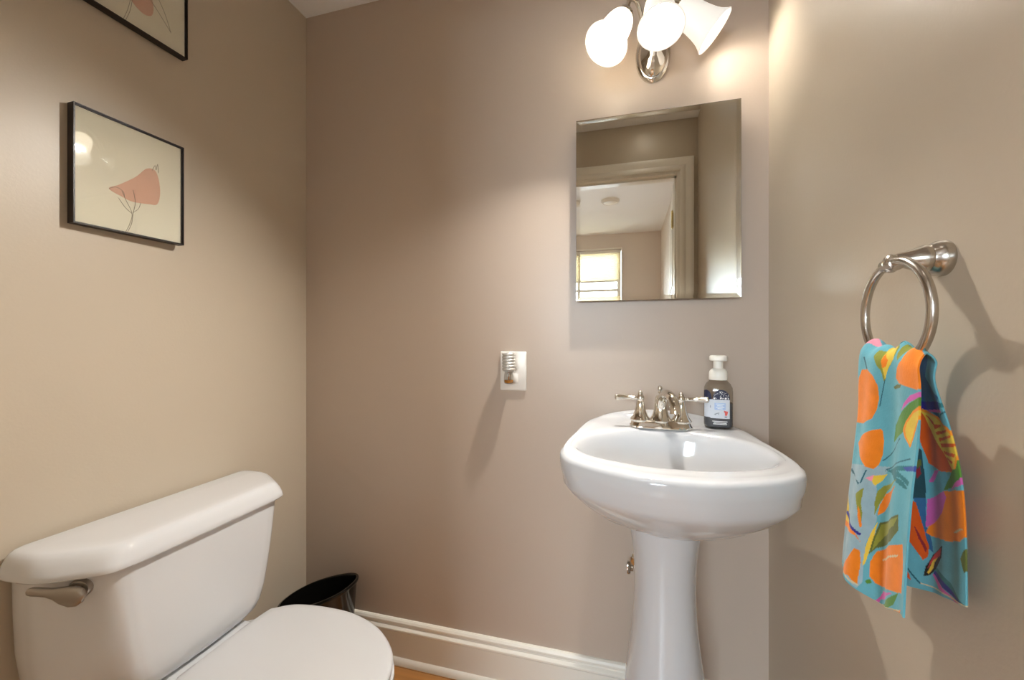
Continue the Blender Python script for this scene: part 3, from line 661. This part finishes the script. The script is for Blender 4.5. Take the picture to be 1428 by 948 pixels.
MOTIFS = [
('F','lit_aqua',[(0.025,0.21),(0.589,0.239),(0.48,0.202),(0.498,0.131),(0.442,0.083),(0.436,0.025),(0.404,0.004),(0.092,0.02),(0.083,0.057),(0.092,0.16)]),  # light washing over the front panel, painted in as paler aqua
('F','pink',[(0.009,0.452),(0.05,0.46),(0.058,0.467),(0.076,0.479),(0.317,0.47),(0.112,0.46)]),
('F','olive',[(0.567,0.467),(0.365,0.456),(0.345,0.442),(0.41,0.422),(0.464,0.411),(0.499,0.392),(0.517,0.41),(0.578,0.433),(0.63,0.458)]),
('F','yellow',[(0.371,0.496),(0.455,0.456),(0.454,0.433),(0.479,0.414),(0.503,0.4),(0.534,0.419),(0.595,0.44),(0.593,0.459)]),
('F','orange',[(0.463,0.456),(0.455,0.435),(0.471,0.417),(0.51,0.422),(0.528,0.438)]),
('F','olive',[(0.758,0.499),(0.666,0.462),(0.639,0.449),(0.661,0.437),(0.76,0.461),(0.867,0.477)]),
('F','orange',[(0.156,0.404),(0.269,0.408),(0.38,0.401),(0.438,0.382),(0.451,0.358),(0.429,0.335),(0.388,0.32),(0.257,0.302),(0.057,0.294),(0.092,0.323),(0.083,0.35),(0.106,0.381)]),
('F','orange',[(0.885,0.476),(0.793,0.466),(0.752,0.446),(0.665,0.423),(0.635,0.406),(0.709,0.4),(0.842,0.401),(1.02,0.402),(1.1,0.423),(1.088,0.459),(0.984,0.47)]),
('F','darkolive',[(0.595,0.388),(0.668,0.397),(0.766,0.401),(0.738,0.393),(0.618,0.384)]),
('F','magenta',[(1.053,0.405),(0.891,0.386),(0.811,0.367),(0.765,0.351),(0.882,0.373),(1.042,0.393)]),
('F','green',[(1.041,0.395),(0.882,0.371),(0.772,0.349),(0.628,0.322),(0.612,0.287),(0.792,0.315),(0.922,0.346),(1.022,0.37)]),
('F','rim',[(1.021,0.376),(0.92,0.359),(0.839,0.337),(0.811,0.324),(0.84,0.311),(0.915,0.295),(0.959,0.326),(1.004,0.351)]),
('F','yellow',[(1.012,0.367),(0.929,0.356),(0.859,0.337),(0.84,0.325),(0.858,0.314),(0.912,0.301),(0.943,0.328),(0.993,0.35)]),
('F','orange',[(0.477,0.305),(0.401,0.297),(0.258,0.277),(0.185,0.259),(0.269,0.243),(0.388,0.226),(0.45,0.226),(0.485,0.236),(0.508,0.258),(0.506,0.282),(0.493,0.3)]),
('F','stem',[(0.769,0.305),(0.785,0.305),(0.513,0.245),(0.505,0.246)]),
('F','stem',[(0.933,0.277),(0.938,0.275),(0.544,0.23),(0.538,0.232)]),
('F','stem',[(0.5,0.4),(0.509,0.4),(0.46,0.344),(0.452,0.344)]),
('F','stem',[(0.153,0.431),(0.172,0.434),(0.268,0.409),(0.243,0.408)]),
('F','teal',[(0.529,0.228),(0.795,0.253),(0.971,0.265),(0.979,0.257),(0.622,0.232)]),
('F','blue',[(0.858,0.255),(1.008,0.267),(1.019,0.258),(0.898,0.25)]),
('F','teal',[(0.573,0.231),(0.804,0.244),(0.952,0.234),(0.936,0.225),(0.834,0.234)]),
('F','teal',[(0.556,0.231),(0.675,0.235),(0.874,0.23),(0.94,0.22),(0.89,0.219),(0.709,0.226)]),
('F','pink',[(0.4,0.205),(0.454,0.215),(0.476,0.214),(0.448,0.202)]),
('F','yellow',[(0.455,0.214),(0.559,0.224),(0.522,0.21),(0.471,0.196),(0.448,0.201)]),
('F','olive',[(0.798,0.229),(0.537,0.201),(0.489,0.187),(0.477,0.165),(0.481,0.141),(0.511,0.165),(0.571,0.193)]),
('F','orange',[(0.782,0.216),(0.556,0.186),(0.512,0.162),(0.5,0.141),(0.559,0.154),(0.639,0.179)]),
('F','yellow',[(0.508,0.132),(0.473,0.11),(0.444,0.081),(0.432,0.05),(0.446,0.056),(0.466,0.076),(0.486,0.099)]),
('F','darkolive',[(0.849,0.166),(0.722,0.15),(0.519,0.13),(0.484,0.098),(0.462,0.07),(0.506,0.082),(0.765,0.109),(0.859,0.136)]),
('F','olive',[(0.842,0.16),(0.727,0.147),(0.531,0.127),(0.498,0.1),(0.479,0.077),(0.565,0.106),(0.8,0.141)]),
('F','yellow',[(0.092,0.173),(0.092,0.13),(0.092,0.103),(0.154,0.098),(0.344,0.102),(0.164,0.123),(0.092,0.157)]),
('F','orange',[(0.083,0.1),(0.092,0.1),(0.339,0.104),(0.412,0.083),(0.364,0.091),(0.058,0.087)]),
('F','olive',[(0.397,0.186),(0.319,0.168),(0.349,0.151),(0.407,0.111),(0.406,0.138),(0.388,0.157)]),
('F','orange',[(0.368,0.15),(0.386,0.142),(0.413,0.114),(0.4,0.109),(0.371,0.132)]),
('F','darkblue',[(0.075,0.117),(0.142,0.123),(0.414,0.098),(0.405,0.093)]),
('F','stem',[(0.126,0.206),(0.035,0.201),(0.353,0.192),(0.335,0.187)]),
('F','stem',[(0.353,0.192),(0.37,0.193),(0.405,0.22),(0.394,0.221)]),
('F','orange',[(0.92,0.114),(0.733,0.099),(0.507,0.078),(0.473,0.061),(0.47,0.04),(0.505,0.033),(0.748,0.036),(0.935,0.038),(0.946,0.074)]),
('F','hi',[(0.547,0.068),(0.576,0.072),(0.871,0.09),(0.855,0.086),(0.604,0.071)]),
('F','orange',[(0.374,0.071),(0.412,0.071),(0.422,0.054),(0.413,0.032),(0.408,0.011),(0.343,0.019),(0.088,-0.023),(0.322,0.049)]),
('F','green',[(0.451,0.03),(0.477,0.036),(0.487,0.03),(0.455,0.025)]),
('F','magenta',[(0.581,0.027),(0.517,0.005),(0.478,-0.022),(0.501,-0.02),(0.554,0.011),(0.834,0.034)]),
('F','green',[(0.887,0.037),(0.754,0.022),(0.54,-0.002),(0.501,-0.021),(0.644,-0.015),(0.828,0.013)]),
('F','orange',[(0.93,0.01),(0.802,-0.003),(0.645,-0.015),(0.819,-0.024),(0.898,-0.019)]),
('F','hi',[(0.497,-0.002),(0.501,0.001),(0.916,0.006),(0.911,0.002)]),
('F','hi',[(0.092,0.007),(0.092,0.01),(0.416,0.015),(0.412,0.011)]),
('B','orange',[(1.165,0.475),(1.053,0.511),(1.082,0.533),(1.107,0.555),(1.195,0.541),(1.144,0.516)]),
('B','darkolive',[(1.0,0.53),(1.172,0.537),(1.07,0.563),(1.17,0.561)]),
('B','darkolive',[(0.916,0.472),(0.908,0.483),(1.0,0.483),(0.865,0.501),(0.708,0.509)]),
('B','deep',[(0.705,0.502),(0.875,0.499),(0.773,0.536),(0.999,0.574),(0.833,0.621),(0.732,0.61),(0.517,0.592),(0.586,0.53)]),
('B','darkblue',[(0.489,0.592),(0.98,0.584),(0.963,0.6),(0.486,0.608)]),
('B','magenta',[(0.486,0.608),(0.963,0.6),(0.969,0.606),(0.484,0.611)]),
('B','teal',[(1.019,0.565),(1.154,0.572),(1.154,0.577),(1.026,0.579)]),
('B','teal',[(0.958,0.588),(1.148,0.58),(1.094,0.591),(0.964,0.597)]),
('B','stem',[(1.124,0.592),(1.122,0.594),(0.868,0.62),(0.843,0.618)]),
('B','green',[(1.086,0.64),(1.082,0.68),(1.055,0.712),(0.984,0.74),(0.777,0.747),(0.976,0.712),(1.034,0.683)]),
('B','rim',[(0.493,0.608),(0.543,0.605),(0.806,0.616),(0.982,0.635),(1.045,0.657),(1.031,0.683),(0.959,0.727),(0.721,0.722),(0.546,0.706),(0.506,0.671),(0.484,0.638)]),
('B','yellow',[(0.528,0.61),(0.744,0.618),(0.945,0.637),(1.027,0.661),(1.018,0.683),(0.945,0.723),(0.81,0.699),(0.679,0.662),(0.553,0.634)]),
('B','redorange',[(0.493,0.608),(0.53,0.611),(0.585,0.636),(0.752,0.677),(0.931,0.724),(0.721,0.722),(0.546,0.706),(0.506,0.671),(0.484,0.638)]),
('B','redorange',[(0.562,0.618),(0.577,0.617),(0.701,0.628),(0.714,0.638)]),
('B','redorange',[(0.693,0.632),(0.838,0.634),(0.81,0.637),(0.707,0.643)]),
('B','redorange',[(0.715,0.647),(0.971,0.642),(0.949,0.647),(0.725,0.653)]),
('B','redorange',[(0.75,0.659),(0.996,0.653),(0.982,0.658),(0.754,0.665)]),
('B','redorange',[(0.761,0.669),(1.013,0.669),(0.999,0.675),(0.776,0.676)]),
('B','redorange',[(0.792,0.683),(0.995,0.69),(0.977,0.697),(0.807,0.69)]),
('B','redorange',[(0.829,0.695),(0.957,0.706),(0.932,0.71),(0.845,0.701)]),
('B','darkteal',[(0.451,0.678),(0.504,0.679),(0.508,0.712),(0.513,0.741),(0.477,0.753),(0.416,0.747)]),
('B','maroon',[(0.469,0.664),(0.488,0.663),(0.495,0.68),(0.475,0.683),(0.465,0.678)]),
('B','maroon',[(0.466,0.718),(0.487,0.712),(0.492,0.723),(0.466,0.734)]),
('B','darkolive',[(0.459,0.704),(0.499,0.698),(0.498,0.709),(0.455,0.718)]),
('B','magenta',[(0.613,0.718),(0.529,0.739),(0.576,0.741),(0.695,0.719)]),
('B','darkteal',[(0.42,0.736),(0.513,0.742),(0.507,0.768),(0.442,0.771),(0.412,0.763)]),
('B','deep',[(0.443,0.768),(0.507,0.768),(0.499,0.822),(0.538,0.851),(0.55,0.885),(0.494,0.872),(0.466,0.817)]),
('B','green',[(0.917,0.722),(1.045,0.716),(1.018,0.736),(0.939,0.753),(0.73,0.759),(0.791,0.742)]),
('B','magenta',[(1.046,0.723),(1.048,0.74),(0.989,0.755),(0.831,0.76),(0.983,0.743)]),
('B','orange',[(0.73,0.76),(1.066,0.764),(1.048,0.831),(0.956,0.847),(0.755,0.849),(0.539,0.844),(0.497,0.838),(0.518,0.825),(0.678,0.803),(0.731,0.78)]),
('B','magenta',[(0.516,0.771),(0.73,0.76),(0.758,0.771),(0.692,0.801),(0.518,0.825),(0.496,0.829)]),
('B','redorange',[(0.379,0.778),(0.419,0.769),(0.452,0.778),(0.474,0.814),(0.516,0.87),(0.507,0.896),(0.475,0.908),(0.425,0.876),(0.383,0.847),(0.366,0.819)]),
('B','magenta',[(0.366,0.819),(0.394,0.822),(0.405,0.838),(0.389,0.844),(0.358,0.845)]),
('B','maroon',[(0.433,0.824),(0.463,0.842),(0.503,0.876),(0.493,0.889),(0.454,0.848)]),
('B','hi',[(0.843,0.834),(0.977,0.827),(0.99,0.828),(0.912,0.835)]),
('B','black',[(0.69,0.862),(0.55,0.889),(0.491,0.921),(0.475,0.949),(0.512,0.944),(0.587,0.922),(0.675,0.893)]),
('B','yellow',[(0.626,0.89),(0.566,0.908),(0.55,0.924),(0.51,0.94),(0.498,0.938),(0.55,0.901)]),
('B','crimson',[(0.669,0.869),(0.656,0.889),(0.55,0.903),(0.5,0.928),(0.523,0.907),(0.567,0.887)]),
('B','darkolive',[(1.051,0.845),(0.984,0.867),(0.956,0.886),(0.988,0.915),(1.041,0.894)]),
('B','teal',[(0.599,0.92),(0.793,0.946),(1.021,1.001),(0.993,0.998),(0.774,0.959),(0.558,0.929)]),
('B','darkblue',[(0.567,0.928),(0.774,0.959),(0.999,0.997),(0.959,0.997),(0.699,0.966),(0.549,0.937)]),
('B','magenta',[(0.553,0.936),(0.699,0.968),(0.95,1.002),(0.884,1.003),(0.632,0.974),(0.543,0.941)]),
('B','hi',[(0.449,0.975),(0.453,0.971),(1.004,0.994),(1.0,1.0)]),
('B','black',[(0.352,0.862),(0.382,0.875),(0.391,0.916),(0.355,0.906),(0.316,0.891)]),
('B','black',[(0.249,0.945),(0.375,0.934),(0.397,0.968),(0.369,0.963),(0.225,0.967)]),
('B','redorange',[(0.38,0.943),(0.394,0.955),(0.397,0.97),(0.369,0.963)]),
('B','stem',[(0.35,0.923),(0.36,0.921),(0.459,0.973),(0.451,0.977)]),
('B','orange',[(1.04,0.931),(1.049,0.93),(1.044,0.966),(1.037,0.963)]),
]

INK = {'aqua': (100, 172, 188), 'lit_aqua': (150, 180, 192), 'pink': (238, 150, 170), 'olive': (140, 146, 56), 'darkolive': (96, 106, 50), 'yellow': (228, 196, 70), 'orange': (236, 132, 30),
       'magenta': (206, 98, 178), 'green': (84, 136, 52), 'rim': (240, 150, 40), 'stem': (40, 98, 112), 'teal': (44, 120, 128), 'blue': (60, 84, 160), 'darkblue': (44, 44, 140), 'hi': (206, 196, 160),
       'redorange': (212, 88, 24), 'deep': (52, 104, 150), 'darkteal': (40, 76, 84), 'maroon': (140, 44, 50), 'black': (34, 34, 30), 'crimson': (196, 58, 60)}
NP_, NQ_ = 230, 560
tv = []
for j in range(NQ_+1):
    for i in range(NP_+1): tv.append(towel_point(i/NP_, j/NQ_))
tfc = [(j*(NP_+1)+i, j*(NP_+1)+i+1, (j+1)*(NP_+1)+i+1, (j+1)*(NP_+1)+i) for j in range(NQ_) for i in range(NP_)]
me = bpy.data.meshes.new('hand_towel'); me.from_pydata(tv, [], tfc); me.update(); me.shade_smooth()
gp, gq = np.meshgrid(np.arange(NP_+1)/NP_, np.arange(NQ_+1)/NQ_); gp = gp.ravel(); gq = gq.ravel()
colr = np.tile(np.array(lin(INK['aqua'])+(1,)), (len(gp), 1))
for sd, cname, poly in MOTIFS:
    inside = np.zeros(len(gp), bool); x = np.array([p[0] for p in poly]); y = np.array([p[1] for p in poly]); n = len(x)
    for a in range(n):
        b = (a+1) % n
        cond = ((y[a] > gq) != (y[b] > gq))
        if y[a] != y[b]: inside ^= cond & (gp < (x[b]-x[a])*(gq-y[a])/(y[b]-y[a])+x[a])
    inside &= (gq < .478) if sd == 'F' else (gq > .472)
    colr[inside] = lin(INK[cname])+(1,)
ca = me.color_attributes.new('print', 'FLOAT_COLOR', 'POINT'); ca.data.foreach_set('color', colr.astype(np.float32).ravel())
tm = bpy.data.materials.new('printed cotton'); tm.use_nodes = True; nt = tm.node_tree; b = nt.nodes['Principled BSDF']
at = nt.nodes.new('ShaderNodeAttribute'); at.attribute_name = 'print'; b.inputs['Roughness'].default_value = .85; b.inputs['Specular IOR Level'].default_value = .2
b.inputs['Sheen Weight'].default_value = .15
tc = nt.nodes.new('ShaderNodeTexCoord'); nn = nt.nodes.new('ShaderNodeTexNoise'); nn.inputs['Scale'].default_value = 420; nn.inputs['Detail'].default_value = 2
bp = nt.nodes.new('ShaderNodeBump'); bp.inputs['Strength'].default_value = .25; bp.inputs['Distance'].default_value = .001
n2 = nt.nodes.new('ShaderNodeTexNoise'); n2.inputs['Scale'].default_value = 70; n2.inputs['Detail'].default_value = 5
mr = nt.nodes.new('ShaderNodeMapRange'); mr.inputs['To Min'].default_value = .82; mr.inputs['To Max'].default_value = 1.12
mx = nt.nodes.new('ShaderNodeMix'); mx.data_type = 'RGBA'; mx.blend_type = 'MULTIPLY'; mx.inputs['Factor'].default_value = 1
nt.links.new(tc.outputs['Object'], nn.inputs['Vector']); nt.links.new(tc.outputs['Object'], n2.inputs['Vector']); nt.links.new(nn.outputs['Fac'], bp.inputs['Height']); nt.links.new(bp.outputs['Normal'], b.inputs['Normal'])
nt.links.new(n2.outputs['Fac'], mr.inputs['Value']); nt.links.new(at.outputs['Color'], mx.inputs['A']); nt.links.new(mr.outputs['Result'], mx.inputs['B']); nt.links.new(mx.outputs['Result'], b.inputs['Base Color'])
me.materials.append(tm)
tw = bpy.data.objects.new('hand_towel', me); COL.objects.link(tw)
sm = tw.modifiers.new('thickness', 'SOLIDIFY'); sm.thickness = .0022; sm.offset = 0
tw['label'] = 'aqua hand towel printed with oranges and leaves, draped through the towel ring'; tw['category'] = 'towel'
